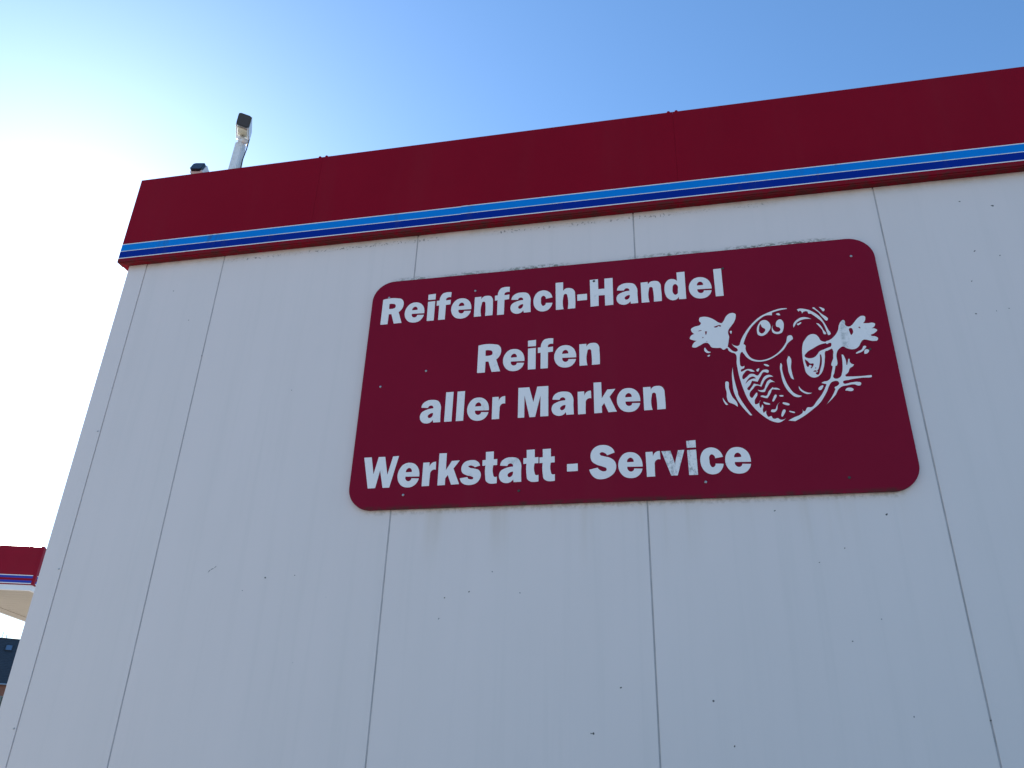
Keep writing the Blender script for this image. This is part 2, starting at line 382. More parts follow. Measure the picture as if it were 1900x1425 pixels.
GLYPH = {
 'R': ['1,1496 789,1508s 1004,1442s 1115,1303s 1146,1105s 1095,875s 917,665 1133,6 716,4 538,583 394,583 385,-5 0,-3', '370,1205 554,1201s 680,1155s 727,1042s 689,936s 584,901s 376,907'],
 'e': ['1046,469 1034,681s 935,940s 757,1102s 547,1159s 286,1111s 83,894s 0,572s 70,259s 250,46s 528,-36s 767,6s 952,170s 1034,374 682,394 639,298s 537,260s 432,314s 388,490', '386,699 670,703 650,828s 543,906s 420,839s'],
 'i': ['0,1555 392,1576 391,1236 6,1238', '9,1124 389,1139 389,-11 21,-8'],
 'f': ['747,1583 738,1287 583,1293s 498,1234s 492,1118 735,1136 730,867 494,848 491,-5 145,-5 141,854 4,846 0,1137 145,1144 180,1366s 306,1551s 495,1601s'],
 'n': ['0,1145 334,1151 342,1001 462,1144s 630,1176s 821,1132s 928,978s 946,729s 951,13 577,5 565,684s 550,800s 481,851s 407,823s 371,701s 372,3 2,2'],
 'a': ['39,813 103,1016s 284,1152s 569,1189s 856,1108s 987,889s 1007,450s 1025,8 681,5 656,141 534,16s 299,-22s 92,88s 0,313s 63,544s 265,669s 627,735 628,823s 513,900s 418,866s 373,779', '642,501 476,459s 390,344s 449,248s 559,270s 632,378s'],
 'c': ['941,746 839,1004s 672,1150s 452,1199s 202,1114s 33,850s 0,543s 74,247s 248,50s 497,-21s 713,41s 866,205s 946,431 616,456 580,341s 478,297s 399,395s 374,615s 394,813s 487,887s 581,830s 620,699'],
 'h': ['0,1575 376,1572 376,1061 484,1178s 655,1204s 841,1140s 948,991s 968,771s 966,11 605,10 592,737s 567,841s 499,881s 413,835s 388,722s 397,9 22,3'],
 '-': ['0,776 479,781 480,428 3,422'],
 'H': ['0,1561 400,1572 407,989 712,988 716,1566 1116,1567 1114,24 719,17 716,617 413,621 406,33 16,19'],
 'd': ['612,1544 989,1553 974,15 643,22 636,164 523,30s 331,-4s 117,140s 6,439s 0,730s 71,1014s 242,1180s 435,1182s 610,1062', '507,897s 420,841s 372,633s 384,400s 476,287s 574,331s 616,549s 604,813s'],
 'l': ['2,1541 369,1547 360,10 0,9'],
 'r': ['0,1128 302,1132 313,912 405,1083s 612,1150 625,762 472,754s 384,655s 366,454s 363,-4 10,-9'],
 'M': ['0,1528 520,1526 721,749 898,1533 1418,1529 1430,-3 1058,-4 1057,1058 817,-8 555,-11 299,1111 308,-9 7,-9'],
 'k': ['0,1548 353,1544 361,720 620,1151 991,1157 716,778 1024,22 648,11 468,482 355,322 361,5 8,-1'],
 'W': ['0,1522 373,1520 552,669 720,1520 1040,1514 1234,614 1425,1511 1714,1524 1387,-8 1067,-5 860,848 704,-6 346,-8'],
 's': ['916,864 819,1040s 655,1130s 431,1141s 164,1039s 42,765s 95,566s 310,427s 536,361s 627,299s 605,235s 480,225s 389,261s 356,337 0,294 74,113s 239,-6s 494,-43s 773,35s 936,237s 963,478s 869,645s 643,730s 417,796s 367,848s 444,887s 573,864s 672,794'],
 't': ['144,1506 511,1514 517,1129 684,1138 688,851 515,849 518,424s 562,305s 696,299 700,-5 541,-24s 350,0s 205,106s 159,324s 148,853 6,840 0,1111 152,1120'],
 'S': ['1126,1183 1023,1389s 839,1516s 621,1562s 338,1509s 130,1318s 63,1053s 121,817s 321,658s 598,546s 750,457s 748,365s 624,325s 471,388s 365,508 0,433 96,193s 278,21s 554,-30s 863,60s 1083,245s 1174,502s 1129,751s 948,926s 640,1031s 486,1105s 472,1166s 551,1222s 691,1182s 797,1066'],
 '=': ['0,738 479,748 482,400 5,390'],
 'v': ['0,1134 392,1135 540,535 708,1143 974,1147 626,0 357,5'],
}
EMB = {
 'hand': [['1602,15286s 1634,15359s 1774,15397s 1978,15370s 2207,15250s 2526,14996s 2584,14981s 2686,15083s 2827,15334s 2955,15444s 3145,15477s 3248,15406s 3250,15294s 3151,14999s 3006,14790s 2861,14583s 2833,14425s 2862,14263s 2817,14010s 2753,13730 2759,13641 2677,13658 2555,13590s 2447,13687s 2264,13706s 2035,13771s 1963,13915s 1886,14001s 1769,14011s 1522,13884s 1297,13804s 1190,13852s 1214,13950s 1415,14151 1208,14219s 1111,14288s 1134,14376s 1335,14519 1214,14671s 1200,14784s 1324,14884s 1641,14997s 1671,15055s 1603,15184s', '2231,14821 2327,14853s 2532,14874s 2558,14836s 2509,14800s 2461,14836s 2355,14780s 2254,14789s', '1521,14663 1583,14688s 1677,14686 1666,14661 1528,14639', '1816,14617 1909,14608 1891,14530 1870,14447 1819,14440 1823,14536', '1829,14095 1893,14098 1883,14075 1849,14066', '1682,14318s 1717,14325s 1722,14284s 1690,14267s']],
 'hand2': [['6980,13645s 7089,13678s 7343,13868s 7519,14107s 7555,14190s 7624,14419s 7749,14612s 7844,14662s 7893,14577s 7877,14417s 7934,14326s 8052,14305s 8148,14360s 8295,14529s 8462,14707s 8651,14801s 8750,14766s 8756,14636s 8626,14423 8848,14402s 9021,14408s 9114,14346s 9092,14263s 8872,14123 9058,14106s 9151,14024s 9081,13935s 8860,13822 8865,13765s 8995,13722s 9116,13627s 9062,13506s 8957,13490s 8473,13568s 8388,13460s 8294,13301s 8120,13170s 7947,13160s 7769,13231s 7628,13327s 7498,13264s 7374,13129s 7308,12968s 7171,12381s 7069,12389s 7163,12835s 7195,13144s 7161,13272 7021,13200s 6912,13167s 6890,13253 6981,13287s 7132,13369s 7171,13460s 7159,13556s 6962,13520s', '8029,14211s 8109,14220s 8162,14092s 8053,13858 8009,14021s', '8411,14244s 8448,14258s 8475,14170s 8452,14176s']],
 'body': [['2931,13891 3069,13754s 3226,13736s 3292,13801 3447,13799 3523,13734s 3515,13547s 3577,13286s 3712,13067s 4010,12927s 4364,12956s 4753,13143s 5079,13439s 5290,13746s 5436,14072s 5506,14082s 5592,13871 5405,13736s 5128,13365s 4807,13104s 4396,12896s 4003,12859s 3756,12925s 3539,13104s 3396,13347s 3353,13409s 3289,13356s 3229,13152s 3205,12900s 3208,12754 3233,12690s 3382,12696 3350,12582s 3216,12506s 3218,12419s 3316,12448s 3449,12512s 3618,12511s 3793,12375 3647,12386s 3486,12460s 3348,12348s 3241,12159s 3255,12041s 3410,12122s 3593,12268s 3719,12265s 3898,12171s 4016,12297s 4156,12428s 4389,12366s 4371,12294s 4165,12322s 4018,12125s 3866,11869 3632,11935 3540,11748s 3402,11516s 3450,11477s 3567,11601s 3700,11785 3962,11693 4047,11905s 4228,12134s 4418,12161s 4542,12062 4344,12052s 4186,11943s 4072,11758s 3994,11607 3751,11672s 3645,11547s 3471,11320s 3471,11176s 3536,11100s 3651,11211s 3788,11333s 3790,11250s 3645,10950s 3669,10783s 3731,10791s 3885,10982 3825,10702s 3855,10606s 3952,10741s 3971,10693s 3932,10461s 3961,10354 4074,10452 4081,10242s 4133,10157s 4258,10184s 4307,10077s 4384,10049s 4509,10076s 4600,10001s 4843,10049 4735,9961s 4557,9873s 4365,9904s 4101,10055s 3898,10242s 3626,10574s 3383,11016s 3228,11553s 3131,12070s 3081,12541s 3077,12989s 3090,13071s 3085,13257s 3061,13324s 2873,13436s 2781,13522s 2759,13641 2753,13730 2826,13645s 2960,13487s 3105,13440s 3177,13508s 3160,13588s 3061,13684s', '3339,11791 3437,11974s 3577,12110s 3705,12137s 3813,12026 3673,12029s 3542,11978s 3429,11889s']],
 'head': [['3286,13782 3335,13938s 3660,14504s 3978,14883s 4329,15176s 4666,15338s 4957,15443s 5264,15511s 5540,15494 5516,15462 5255,15434s 4865,15331 4839,15188 4571,15201s 4273,15024s 3985,14762s 3756,14471s 3534,14039s 3450,13794 3386,13745']],
 'hub': [['5949,13472s 6000,13641s 6126,13839s 6279,14007s 6444,14056s 6583,14015s 6681,13888s 6755,13697s 6874,13628s 7078,13652s 7184,13695s 7201,13555 7163,13548s 7064,13556s 6804,13530s 6685,13496s 6376,13332s 6094,13149s 5983,12953s 6086,12870s 6374,12887s 6537,13044s 6607,13141s 6821,13243s 7031,13322s 7191,13349s 7186,13257 7076,13239s 6879,13153s 6809,12852s 6702,12388s 6545,12066s 6385,11928s 6212,11898s 5982,12075s 5898,12518s 5888,12995s', '6617,13004 6673,12999 6665,12694s 6549,12299s 6384,12021s 6345,12048s 6483,12338s 6577,12667s', '5965,12818 6079,12707s 6150,12600s 6303,12571s 6275,12472s 6156,12363s 6205,12477s 6140,12523s 6057,12432s 5981,12613s', '6246,12189s 6343,12241s 6414,12142s 6334,12175s', '6330,12350s 6376,12380s 6379,12339s']],
 'side': [['7182,12986 7310,12975 7168,12348s 7082,12049s 7016,11852s 7061,11788s 7160,11771s 7308,11850s 7408,12065s 7484,12466s 7508,12918 7569,12923 7638,12639s 7630,12414 7662,12401 7699,12511s 7749,12692 7816,12686 7819,12481s 7943,12406 7890,12332s 7757,12241s 7640,12027s 7516,11935 7525,11848 7913,11825s 8554,11843 8568,11806s 8153,11747s 7638,11685s 7372,11594s 7381,11544s 7702,11550s 7972,11556s 8082,11512s 8047,11396s 7995,11380s 7805,11453s 7515,11424s 7307,11389s 7156,11281s 7002,11034s 6802,10811s 6580,10610 6838,10946s 7023,11290 6999,11362s 7110,11423s 7214,11556s 7190,11628s 6919,11627s 6794,11466s 6674,11215s 6498,10930s 6351,10723s 5922,10348s 5555,10085s 5199,9891 4932,9933 5164,10061s 5458,10186s 5552,10276s 5557,10420 5613,10320s 5790,10501s 5913,10493s 6201,10779s 6469,11117s 6695,11542 6496,11612 6631,11678s 6730,11687s 6836,11746s 6984,12099s 7138,12724s 7186,13059s']],
 'marks': [['2922,14517s 2990,14531s 2989,14431s 2965,14384s 2925,14457s'], ['1749,13756s 1707,13651s 1780,13507s 1894,13469s 1997,13509 1868,13569s 1793,13683s'], ['1816,13328 1885,13366 1953,13372 1914,13301 1862,13282'], ['2873,12656 2868,12310s 2923,11768s 2981,11426 2980,11330s 3057,11085s 3228,10718s 3472,10275 3390,10274 3173,10580s 2979,10924s 2863,11242s 2810,11462s 2796,11875s 2807,12266s'], ['2530,11972s 2583,11968s 2617,11645s 2715,11228s 2902,10882s 2907,10715 2763,10843s 2546,10977s 2500,11123s 2503,11435s 2475,11776s'], ['2318,11195 2402,11010s 2517,10848 2459,10828s 2356,10966s 2317,11112s'], ['4216,12699s 4311,12704s 4425,12596s 4362,12589s 4263,12641s'], ['3998,12524 3977,12422s 3918,12365s 3876,12405s'], ['4404,11939 4593,11785 4398,11794s 4278,11646s 4122,11358 3937,11371s 3824,11475 3966,11441s 4072,11469s 4178,11678s 4305,11886s'], ['4475,11560 4490,11511 4653,11499s 4766,11408 4584,11433s 4431,11444s 4364,11305s 4191,11044 4011,11092s 3915,11158s 3979,11184s 4141,11154s 4290,11382s'], ['4566,11184s 4512,10986s 4387,10872s 4423,11016s'], ['3995,10856s 4146,10822s 4270,10743s 4156,10735s 4020,10802s'], ['4690,10845 4581,10699s 4511,10447s 4400,10361s 4264,10416s 4290,10473s 4456,10497s 4523,10633s'], ['4690,11126s 4763,11150s 4863,11104s 4755,11082s'], ['4791,10783s 4917,10781s 5063,10668s 4904,10672s'], ['4842,10456s 4781,10229s 4686,10133s 4687,10267s'], ['5013,10371s 5118,10358s 5240,10286s 5110,10298s'], ['4946,12702s 4970,12659s 4956,12423s 5004,11981s 5146,11505s 5334,11196s 5624,11052 5535,11009s 5368,11021s 5142,11242s 4961,11618s 4886,12192s 4899,12597s'], ['5316,13025s 5365,12952s 5338,12427s 5359,12089s 5389,11869 5348,11882s 5236,12132s 5210,12505s 5257,12944s'], ['5551,11536 5637,11372s 5841,11210s 6054,11172 5858,11127s 5700,11203s 5555,11394s'], ['6342,11305s 6463,11477s 6548,11487s 6521,11391s 6380,11276s'], ['8505,13283s 8564,13257s 8488,13119s 8293,12969s 8103,12950s 8162,13001s 8366,13108s'], ['8571,13105s 8642,13075s 8555,12902s 8443,12895'], ['7403,11184 7495,11296s 7599,11313s 7742,11209s 7691,11150s 7574,11148s 7478,11179s'], ['5958,15386 6035,15415s 6230,15400s 6433,15326s 6671,15153s 6894,14892s 7029,14583s 7128,14260s 7186,13964s 7122,13942s 7072,14090s 7017,14388s 6926,14652s 6761,14865s 6534,15106 6415,15127 6397,15239 6311,15267s 6139,15140 6131,15265s 6080,15314s 6016,15266'], ['6633,15417s 6676,15433s 6761,15344s 6953,15085s 7190,14726s 7157,14693s 7016,14841s 6863,15134s 6724,15308s'], ['6909,15434 7109,15214s 7081,15189s 6984,15310s'], ['6681,14592 6755,14579s 6851,14462s 6933,14239s 7003,13999s 6963,13999s 6885,14243s 6769,14450s'], ['5695,14462 5708,14626s 5863,14830s 6074,14950s 6285,14944s 6498,14830 6274,14857s 6040,14810s 5846,14689s 5754,14543s'], ['5863,14636s 5923,14656s 6053,14697s 5981,14601s 5895,14566s'], ['5019,15231 5117,15275s 5203,15160 5124,15163s']],
 'eye': [['4385,14953s 4544,14955s 4644,14869s 4716,14575s 4596,14348s 4463,14217s 4298,14149s 4146,14210s 4103,14416s 4205,14765s', '4306,14780 4347,14608s 4472,14478s 4417,14340s 4301,14272s 4202,14359s 4208,14549s 4249,14713s']],
 'eye2': [['4830,14672 4804,14448s 4926,14306s 5065,14317s 5128,14442s 5070,14530s 4977,14575s 4960,14719s 5043,14891s 5177,14939s 5280,14809s 5285,14570s 5174,14249 4933,14195s 4803,14258s 4764,14523s']],
}
def spline_pts(s, k=6):
    P = []
    for tk in s.split():
        sm = tk.endswith('s'); x, y = tk.rstrip('s').split(','); P.append((float(x)*1e-4, float(y)*1e-4, sm))
    n = len(P); out = []
    for i in range(n):
        p0, p1, p2, p3 = P[i-1], P[i], P[(i+1) % n], P[(i+2) % n]
        out.append((p1[0], p1[1]))
        if not (p1[2] or p2[2]): continue
        d = math.hypot(p2[0]-p1[0], p2[1]-p1[1])
        def tang(a, b, c):
            l1 = math.hypot(b[0]-a[0], b[1]-a[1]); l2 = math.hypot(c[0]-b[0], c[1]-b[1])
            if l1 < 1e-9 or l2 < 1e-9: return (0, 0)
            # circle-like tangent weighted by chord lengths
            tx = (b[0]-a[0])/l1*l2 + (c[0]-b[0])/l2*l1; ty = (b[1]-a[1])/l1*l2 + (c[1]-b[1])/l2*l1
            q = math.hypot(tx, ty) or 1.0
            return (tx/q*d, ty/q*d)
        if p1[2]: t1 = tang(p0, p1, p2)
        else: t1 = None
        if p2[2]: t2 = tang(p1, p2, p3)
        else: t2 = None
        ch = (p2[0]-p1[0], p2[1]-p1[1])
        if t1 is None: t1 = (2*ch[0]-t2[0], 2*ch[1]-t2[1])
        if t2 is None: t2 = (2*ch[0]-t1[0], 2*ch[1]-t1[1])
        for j in range(1, k):
            t = j/k; h00 = 2*t**3-3*t**2+1; h10 = t**3-2*t**2+t; h01 = -2*t**3+3*t**2; h11 = t**3-t**2
            out.append((h00*p1[0]+h10*t1[0]+h01*p2[0]+h11*t2[0], h00*p1[1]+h10*t1[1]+h01*p2[1]+h11*t2[1]))
    return out
def flat_mesh(name, contours, ext):
    cu = bpy.data.curves.new(name, 'CURVE'); cu.dimensions = '2D'; cu.fill_mode = 'BOTH'; cu.extrude = ext
    for c in contours:
        pts = spline_pts(c); sp_ = cu.splines.new('POLY'); sp_.points.add(len(pts)-1); sp_.use_cyclic_u = True
        for q, (x, y) in zip(sp_.points, pts): q.co = (x, y, 0, 1)
    ob = bpy.data.objects.new(name, cu); COL.objects.link(ob)
    me = bpy.data.meshes.new_from_object(ob.evaluated_get(bpy.context.evaluated_depsgraph_get()))
    bpy.data.objects.remove(ob); bpy.data.curves.remove(cu); me.name = name
    return me
ROT = (R(90), 0, 0); EXT = 0.00025
PLACE = [('R', 0, -1.4186), ('e', 0, -1.2931), ('i', 0, -1.1739), ('f', 0, -1.1262), ('e', 0, -1.0472), ('n', 0, -0.9266), ('f', 0, -0.8224), ('a', 0, -0.7412), ('c', 0, -0.6252), ('h', 0, -0.5153), ('-', 0, -0.4079), ('H', 0, -0.3449), ('a', 0, -0.2176), ('n', 0, -0.0987), ('d', 0, 0.0127), ('e', 0, 0.126), ('l', 0, 0.2459), ('R', 1, -0.8944), ('e', 1, -0.7688), ('i', 1, -0.6485), ('f', 1, -0.5998), ('e', 1, -0.5204), ('n', 1, -0.4004), ('a', 2, -1.1634), ('l', 2, -1.0417), ('l', 2, -0.9851), ('e', 2, -0.9327), ('r', 2, -0.813), ('M', 2, -0.6893), ('a', 2, -0.5313), ('r', 2, -0.4106), ('k', 2, -0.3365), ('e', 2, -0.2323), ('n', 2, -0.1128), ('W', 3, -1.42), ('e', 3, -1.2463), ('r', 3, -1.1272), ('k', 3, -1.0526), ('s', 3, -0.9483), ('t', 3, -0.8465), ('a', 3, -0.7676), ('t', 3, -0.6578), ('t', 3, -0.5846), ('=', 3, -0.461), ('S', 3, -0.3624), ('e', 3, -0.2358), ('r', 3, -0.116), ('v', 3, -0.048), ('i', 3, 0.0603), ('c', 3, 0.1134), ('e', 3, 0.2158)]
BASEZ = (3.6446, 3.3278, 3.0803, 2.7679)
gm = {}
for ch, li, x in PLACE:
    if ch not in gm:
        gm[ch] = flat_mesh('letter' if ch not in '-=' else 'hyphen', GLYPH[ch], EXT); gm[ch].materials.append(M['vinyl'])
    o = bpy.data.objects.new('letter' if ch not in '-=' else 'hyphen', gm[ch]); COL.objects.link(o)
    o.location = (x, SYF-EXT-0.0002, BASEZ[li]); o.rotation_euler = ROT; sign_part(o)
names = dict(hand='emblem_hand', hand2='emblem_hand', body='emblem_body', head='emblem_head', hub='emblem_hub', side='emblem_side', eye='emblem_eye', eye2='emblem_eye', marks='emblem_mark')
for i, (k, pieces) in enumerate(EMB.items()):
    for j, pc in enumerate(pieces):
        me = flat_mesh(names[k], pc, EXT); me.materials.append(M['vinyl'])
        o = bpy.data.objects.new(names[k], me); COL.objects.link(o)
        o.location = (0, SYF-EXT-0.0002-0.00012*i, 2.0); o.rotation_euler = ROT; sign_part(o)
SCREWS = [(-1.3871,3.8037,0),(-0.9264,3.7981,0),(-0.3249,3.7918,1),(0.2903,3.7974,1),(0.868,3.802,0),(-1.3797,3.2887,0),(-1.2106,2.7287,0),(-0.6752,2.7271,1),(0.1282,2.7331,0),(0.6972,2.7274,1),(0.8703,3.31,1),(-1.152,3.3583,0)]
for x, z, d in SCREWS:
    bm = bmesh.new(); bmesh.ops.create_uvsphere(bm, u_segments=12, v_segments=6, radius=0.0062)
    bmesh.ops.scale(bm, vec=(1, 0.55, 1), verts=bm.verts[:]); bmesh.ops.translate(bm, verts=bm.verts[:], vec=(x, SYF-0.0010, z))
    o = from_bm('screw', bm, M['rust'] if d else M['screw'], None, True); sign_part(o)
    if d: o['label'] = 'dark rusted screw'

# ------------------------------------------------------------------ surveillance cameras on the roof
def rounded_prism(bm, w, h, y0, y1, r=0.012, n=5, taper=1.0):
    prof = []
    for (cx, cz, a0) in ((w/2-r, -h/2+r, -90), (w/2-r, h/2-r, 0), (-w/2+r, h/2-r, 90), (-w/2+r, -h/2+r, 180)):
        for k in range(n):
            a = R(a0+90*k/(n-1)); prof.append((cx+r*math.cos(a), cz+r*math.sin(a)))
    A = [bm.verts.new((x, y0, z)) for x, z in prof]; B = [bm.verts.new((x*taper, y1, z*taper)) for x, z in prof]
    bm.faces.new(A); bm.faces.new(B[::-1]); m = len(prof)
    for k in range(m): bm.faces.new((A[k], B[k], B[(k+1) % m], A[(k+1) % m]))
def cctv(face, yaw, pitch, roll, w, L, label, post_xy, roof_z):
    root = empty('security_camera', (post_xy[0], post_xy[1], roof_z)); tag(root, label, 'security camera', 'security cameras on the roof edge')
    inv = Matrix.Translation((-post_xy[0], -post_xy[1], -roof_z))
    def put(o): o.parent = root; o.matrix_parent_inverse = inv; return o
    rot = Matrix.Rotation(yaw, 4, 'Z') @ Matrix.Rotation(-pitch, 4, 'X') @ Matrix.Rotation(roll, 4, 'Y')
    Tm = Matrix.Translation(face) @ rot
    def loc(name, bm, mat, smooth=False):
        o = from_bm(name, bm, mat, None, smooth); xform(o, Tm); return put(o)
    h = w*1.02
    bm = bmesh.new(); rounded_prism(bm, w*0.97, h*0.97, 0.012, L, 0.010); loc('housing', bm, M['housing'])
    bm = bmesh.new(); rounded_prism(bm, w, h, 0.0, 0.016, 0.018); loc('front_frame', bm, M['black'])
    bm = bmesh.new(); rounded_prism(bm, w*0.84, h*0.84, -0.0015, 0.002, 0.012); loc('front_window', bm, M['lens'])
    # sun shield: thin folded cover over the top and down both sides
    bm = bmesh.new(); s = 0.0015
    add_box(bm, -w/2-s, w/2+s, 0.020, L+0.01, h/2-0.001, h/2+0.0015, 0.0006)
    for q in (-1, 1):
        x0, x1 = sorted((q*(w/2+s-0.0018), q*(w/2+s-0.0002)))
        add_box(bm, x0, x1, 0.020, L+0.01, -h*0.46, h/2-0.0014, 0.0005)
    loc('sun_shield', bm, M['housing'])
    bm = bmesh.new(); add_box(bm, -w*0.36, w*0.36, 0.035, L*0.62, -h/2-0.003, -h/2+0.0012, 0.001); add_box(bm, -w*0.40, w*0.40, 0.03, 0.042, -h/2-0.006, -h/2-0.0032, 0.001)
    loc('base_plate', bm, M['grimy'])
    mid = Tm @ Vector((0, L*0.60, -h/2-0.003)); top = Vector((post_xy[0], post_xy[1], mid.z-0.075))
    bm = bmesh.new(); add_tube(bm, [mid, mid.lerp(top, 0.45), top], [0.016, 0.022, 0.026], 14)
    bmesh.ops.create_uvsphere(bm, u_segments=14, v_segments=8, radius=0.029, matrix=Matrix.Translation(mid.lerp(top, 0.5)))
    put(from_bm('swivel_joint', bm, M['housing'], None, True))
    bm = bmesh.new(); k = top + Vector((0.030, -0.012, 0.012)); add_tube(bm, [top+Vector((0.0, -0.004, 0.02)), k, k+Vector((0.022, -0.008, -0.016))], [0.020, 0.024, 0.017], 10); put(from_bm('clamp_knob', bm, M['housing'], None, True))
    bm = bmesh.new(); zt, zb = top.z, roof_z+0.012
    for (a, b, c, d, e) in ((0.0, 1.0, 0, 0, 0),):
        lo = [(-0.050,-0.048),(0.050,-0.048),(0.050,0.048),(-0.050,0.048)]; up = [(-0.029,-0.028),(0.029,-0.028),(0.029,0.028),(-0.029,0.028)]
        V0 = [bm.verts.new((post_xy[0]+x, post_xy[1]+y, zb)) for x, y in lo]; V1 = [bm.verts.new((post_xy[0]+x, post_xy[1]+y, zt)) for x, y in up]
        bm.faces.new(V0[::-1]); bm.faces.new(V1)
        for i in range(4): bm.faces.new((V0[i], V0[(i+1) % 4], V1[(i+1) % 4], V1[i]))
        bmesh.ops.bevel(bm, geom=bm.edges[:], offset=0.006, segments=2, affect='EDGES')
    put(from_bm('post', bm, M['housing']))
    put(box('foot_plate', post_xy[0]-0.08, post_xy[0]+0.08, post_xy[1]-0.08, post_xy[1]+0.08, roof_z, roof_z+0.0115, M['zinc'], None, 0.002))
    rear = Tm @ Vector((w*0.40, L*0.86, -h*0.45))
    bm = bmesh.new(); add_tube(bm, [rear, rear+Vector((0.0, 0.0, -0.05)), top+Vector((0.060, 0.0, 0.03)), top+Vector((0.056, 0.0, -0.06)), top+Vector((0.046, -0.004, -0.16)), Vector((post_xy[0]+0.052, post_xy[1], zb+0.05))], 0.0038, 8)
    put(from_bm('cable', bm, M['rubber'], None, True))
    return root
cctv(Vector((-2.7733, 0.35, 5.6385)), R(33), R(-24), R(4), 0.088, 0.36, 'tall white surveillance camera with a black front, on a post above the red parapet', (-2.89, 0.53), 4.552)
cctv(Vector((-2.8550, 0.12, 5.0370)), R(8), R(22), R(3), 0.081, 0.32, 'low surveillance camera half hidden behind the red parapet near the corner', (-2.885, 0.33), 4.552)


# ------------------------------------------------------------------ petrol station canopy behind the building
K = 4.4/3.8
A = Vector((-12.25*K, 13.19*K - 3.2831, 0)); ang = math.atan2(0.273, 0.962)
can = empty('petrol_canopy', (A.x, A.y, 0), ang)        # local +X runs right along the front edge, +Y away from it
tag(can, 'red filling station canopy with thin blue lines behind the left wall edge', 'canopy')
CW, CL = 2.35, 8.0
hb, ht = 1.6+3.045*K, 1.6+3.79*K
wb = hb-0.105*K                                             # white band under the red fascia
def can_side(x0, x1, y0, y1, face):
    box('fascia', x0, x1, y0, y1, hb, ht, M['cred'], can, 0.02, 2)
can_side(-CW, -0.002, 0.0, 0.14, 'front'); can_side(-CW, -0.002, CL-0.14, CL, 'back')
can_side(-0.16, 0.0, 0.143, CL-0.143, 'right'); can_side(-CW, -CW+0.16, 0.143, CL-0.143, 'left')
box('corner_trim', -0.05, 0.012, -0.012, 0.06, hb-0.004, ht+0.004, M['cred'], can, 0.006, 2)
for q in ((-CW+0.04, -0.04, 0.03, 0.10), (-CW+0.04, -0.04, CL-0.10, CL-0.03)): box('white_band', q[0], q[1], q[2], q[3], wb, hb-0.002, M['cwhite'], can, 0.004)
for q in ((-0.11, -0.04, 0.103, CL-0.103), (-CW+0.04, -CW+0.11, 0.103, CL-0.103)): box('white_band', q[0], q[1], q[2], q[3], wb, hb-0.002, M['cwhite'], can, 0.004)
fh = ht-hb
for (f0, f1, mt) in ((0.225, 0.245, 'cwhite'), (0.165, 0.222, 'cblue'), (0.045, 0.105, 'cblue'), (0.020, 0.042, 'cwhite')):
    box('stripe', -CW+0.02, -0.055, -0.0015, 0.001, hb+fh*f0, hb+fh*f1, M[mt], can)
    box('stripe', -0.001, 0.0015, 0.08, CL-0.02, hb+fh*f0, hb+fh*f1, M[mt], can)
n = 26
for k in range(n):                                          # ceiling slats parallel to the front edge
    y0 = 0.11 + (CL-0.22)*k/n
    box('ceiling_slat', -CW+0.42, -0.115, y0+0.006, y0+(CL-0.22)/n-0.006, wb+0.018, wb+0.04, M['soffit'], can)
for k in range(7):                                          # edge boards along the left side
    y0 = 0.11 + (CL-0.22)*k/7
    box('edge_board', -CW+0.115, -CW+0.412, y0+0.008, y0+(CL-0.22)/7-0.008, wb+0.006, wb+0.04, M['soffit'], can, 0.003)
box('canopy_deck', -CW+0.13, -0.12, 0.12, CL-0.12, wb+0.045, ht-0.08, M['seal'], can)
for yy in (0.55, CL-1.6):
    bm = bmesh.new(); add_tube(bm, [(-CW*0.5, yy, 0.03), (-CW*0.5, yy, wb+0.015)], 0.14, 20); from_bm('column', bm, M['cwhite'], can, True)

# ------------------------------------------------------------------ house far behind
hd = 57.0*1.7; haz = R(-43.4)
hp = Vector((math.sin(haz)*hd, math.cos(haz)*hd - 3.2831, 0))
hs = empty('brick_house', hp, -haz); tag(hs, 'red brick house with dark slate roof at the lower left edge', 'house')
EV, RG, HW0, HW1, HD = 1.6+57*1.7*math.tan(R(3.95)), 1.6+61.3*1.7*math.tan(R(6.42)), -16.0, 11.0, 14.62
def gable_wall(x0, x1):
    bm = bmesh.new(); zr = RG-0.25
    pts = [(0.02, 0.0), (HD-0.02, 0.0), (HD-0.02, EV-0.1), (HD/2, zr), (0.02, EV-0.1)]
    a = [bm.verts.new((x0, y, z)) for y, z in pts]; b = [bm.verts.new((x1, y, z)) for y, z in pts]
    bm.faces.new(a); bm.faces.new(b[::-1])
    for i in range(5): bm.faces.new((a[i], b[i], b[(i+1) % 5], a[(i+1) % 5]))
    return from_bm('wall', bm, M['brick'], hs)
gable_wall(HW0, HW0+0.3); gable_wall(HW1-0.3, HW1)
WIN = [(-14.2, -12.7), (-10.6, -9.1), (-7.0, -5.5), (-3.4, -1.9), (0.2, 1.7), (3.8, 5.3), (7.4, 8.9)]
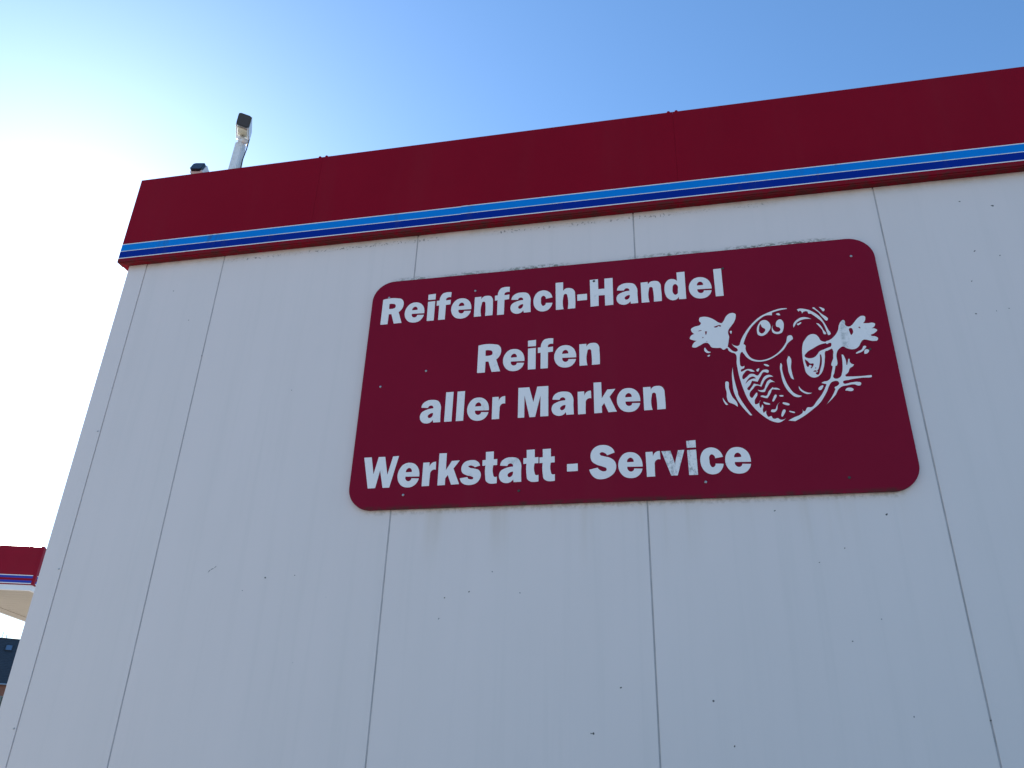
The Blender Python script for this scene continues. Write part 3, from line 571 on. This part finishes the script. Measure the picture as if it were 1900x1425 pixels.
def front_wall(yw0, yw1):
    zs = (EV-2.5, EV-1.05)                                  # window sill and head, upper floor
    bm = bmesh.new()
    add_box(bm, HW0+0.302, HW1-0.302, yw0, yw1, 0.0, zs[0]); add_box(bm, HW0+0.302, HW1-0.302, yw0, yw1, zs[1], EV-0.06)
    xs = [HW0+0.302] + [v for w_ in WIN for v in w_] + [HW1-0.302]
    for i in range(0, len(xs), 2): add_box(bm, xs[i], xs[i+1], yw0, yw1, zs[0]+0.001, zs[1]-0.001)
    from_bm('wall', bm, M['brick'], hs)
    for (a, b) in WIN:
        bm = bmesh.new(); f = 0.09; ym = yw0+0.08
        add_box(bm, a+0.002, b-0.002, ym, ym+0.07, zs[0]+0.003, zs[0]+f); add_box(bm, a+0.002, b-0.002, ym, ym+0.07, zs[1]-f, zs[1]-0.003)
        add_box(bm, a+0.002, a+f, ym, ym+0.07, zs[0]+f+0.001, zs[1]-f-0.001); add_box(bm, b-f, b-0.002, ym, ym+0.07, zs[0]+f+0.001, zs[1]-f-0.001)
        add_box(bm, (a+b)/2-0.04, (a+b)/2+0.04, ym, ym+0.07, zs[0]+f+0.001, zs[1]-f-0.001)
        w_ = from_bm('window', bm, M['frame'], hs)
        box('pane', a+f*0.9, b-f*0.9, ym+0.03, ym+0.045, zs[0]+f*0.9, zs[1]-f*0.9, M['glass'], w_)
front_wall(0.02, 0.32)
box('wall', HW0+0.302, HW1-0.302, HD-0.32, HD-0.02, 0, EV-0.06, M['brick'], hs)
# roof slopes laid in overlapping courses
def slope(front):
    bm = bmesh.new(); nc = 28; run = HD/2+0.35
    for k in range(nc):
        t0, t1 = k/nc, (k+1)/nc+0.01
        y0, y1 = -0.35+run*t0, -0.35+run*min(t1, 1); dz = (RG-EV)/run
        z0, z1 = EV+(y0+0.35)*dz+0.05, EV+(y1+0.35)*dz+0.02
        if not front: y0, y1 = HD-y0, HD-y1
        v = [bm.verts.new(c) for c in ((HW0-0.3, y0, z0), (HW1+0.3, y0, z0), (HW1+0.3, y1, z1), (HW0-0.3, y1, z1), (HW0-0.3, y0, z0-0.06), (HW1+0.3, y0, z0-0.06), (HW1+0.3, y1, z1-0.06), (HW0-0.3, y1, z1-0.06))]
        for q in ((0,1,2,3),(7,6,5,4),(0,4,5,1),(2,6,7,3),(1,5,6,2),(3,7,4,0)): bm.faces.new([v[i] for i in q])
    return from_bm('roof', bm, M['slate'], hs)
rf = slope(True); slope(False)
bm = bmesh.new(); add_tube(bm, [(HW0-0.3, HD/2, RG+0.01), (HW1+0.3, HD/2, RG+0.01)], 0.09, 8); from_bm('ridge_cap', bm, M['slate'], hs)
bm = bmesh.new(); add_tube(bm, [(HW0-0.3, -0.40, EV-0.03), (HW1+0.3, -0.40, EV-0.03)], 0.07, 8); from_bm('gutter', bm, M['zinc'], hs)

# roof window and two vent pipes on the ridge
def on_slope(y): return EV+(y+0.35)*(RG-EV)/(HD/2+0.35)
sl = math.atan2(RG-EV, HD/2+0.35)
rw = bpy.data.objects.new('roof_window', None)
bm = bmesh.new()
for (x0, x1, y0, y1) in ((-0.34, 0.34, -0.66, -0.58), (-0.34, 0.34, 0.58, 0.66), (-0.34, -0.27, -0.579, 0.579), (0.27, 0.34, -0.579, 0.579)): add_box(bm, x0, x1, y0, y1, 0.0, 0.10)
bpy.data.objects.remove(rw)
rw = from_bm('roof_window', bm, M['slate'], hs); rw.location = (0.42, 5.6, on_slope(5.6)+0.04); rw.rotation_euler = (sl, 0, 0)
box('pane', -0.275, 0.275, -0.585, 0.585, 0.035, 0.06, M['skyglass'], rw)
for x, h in ((-0.50, 0.62), (-0.10, 0.36)):
    bm = bmesh.new(); add_tube(bm, [(x, HD/2, RG-0.15), (x, HD/2, RG+h-0.08)], 0.045, 8); add_tube(bm, [(x, HD/2, RG+h-0.075), (x, HD/2, RG+h)], [0.10, 0.08], 8)
    from_bm('vent_pipe', bm, M['zinc'], hs)
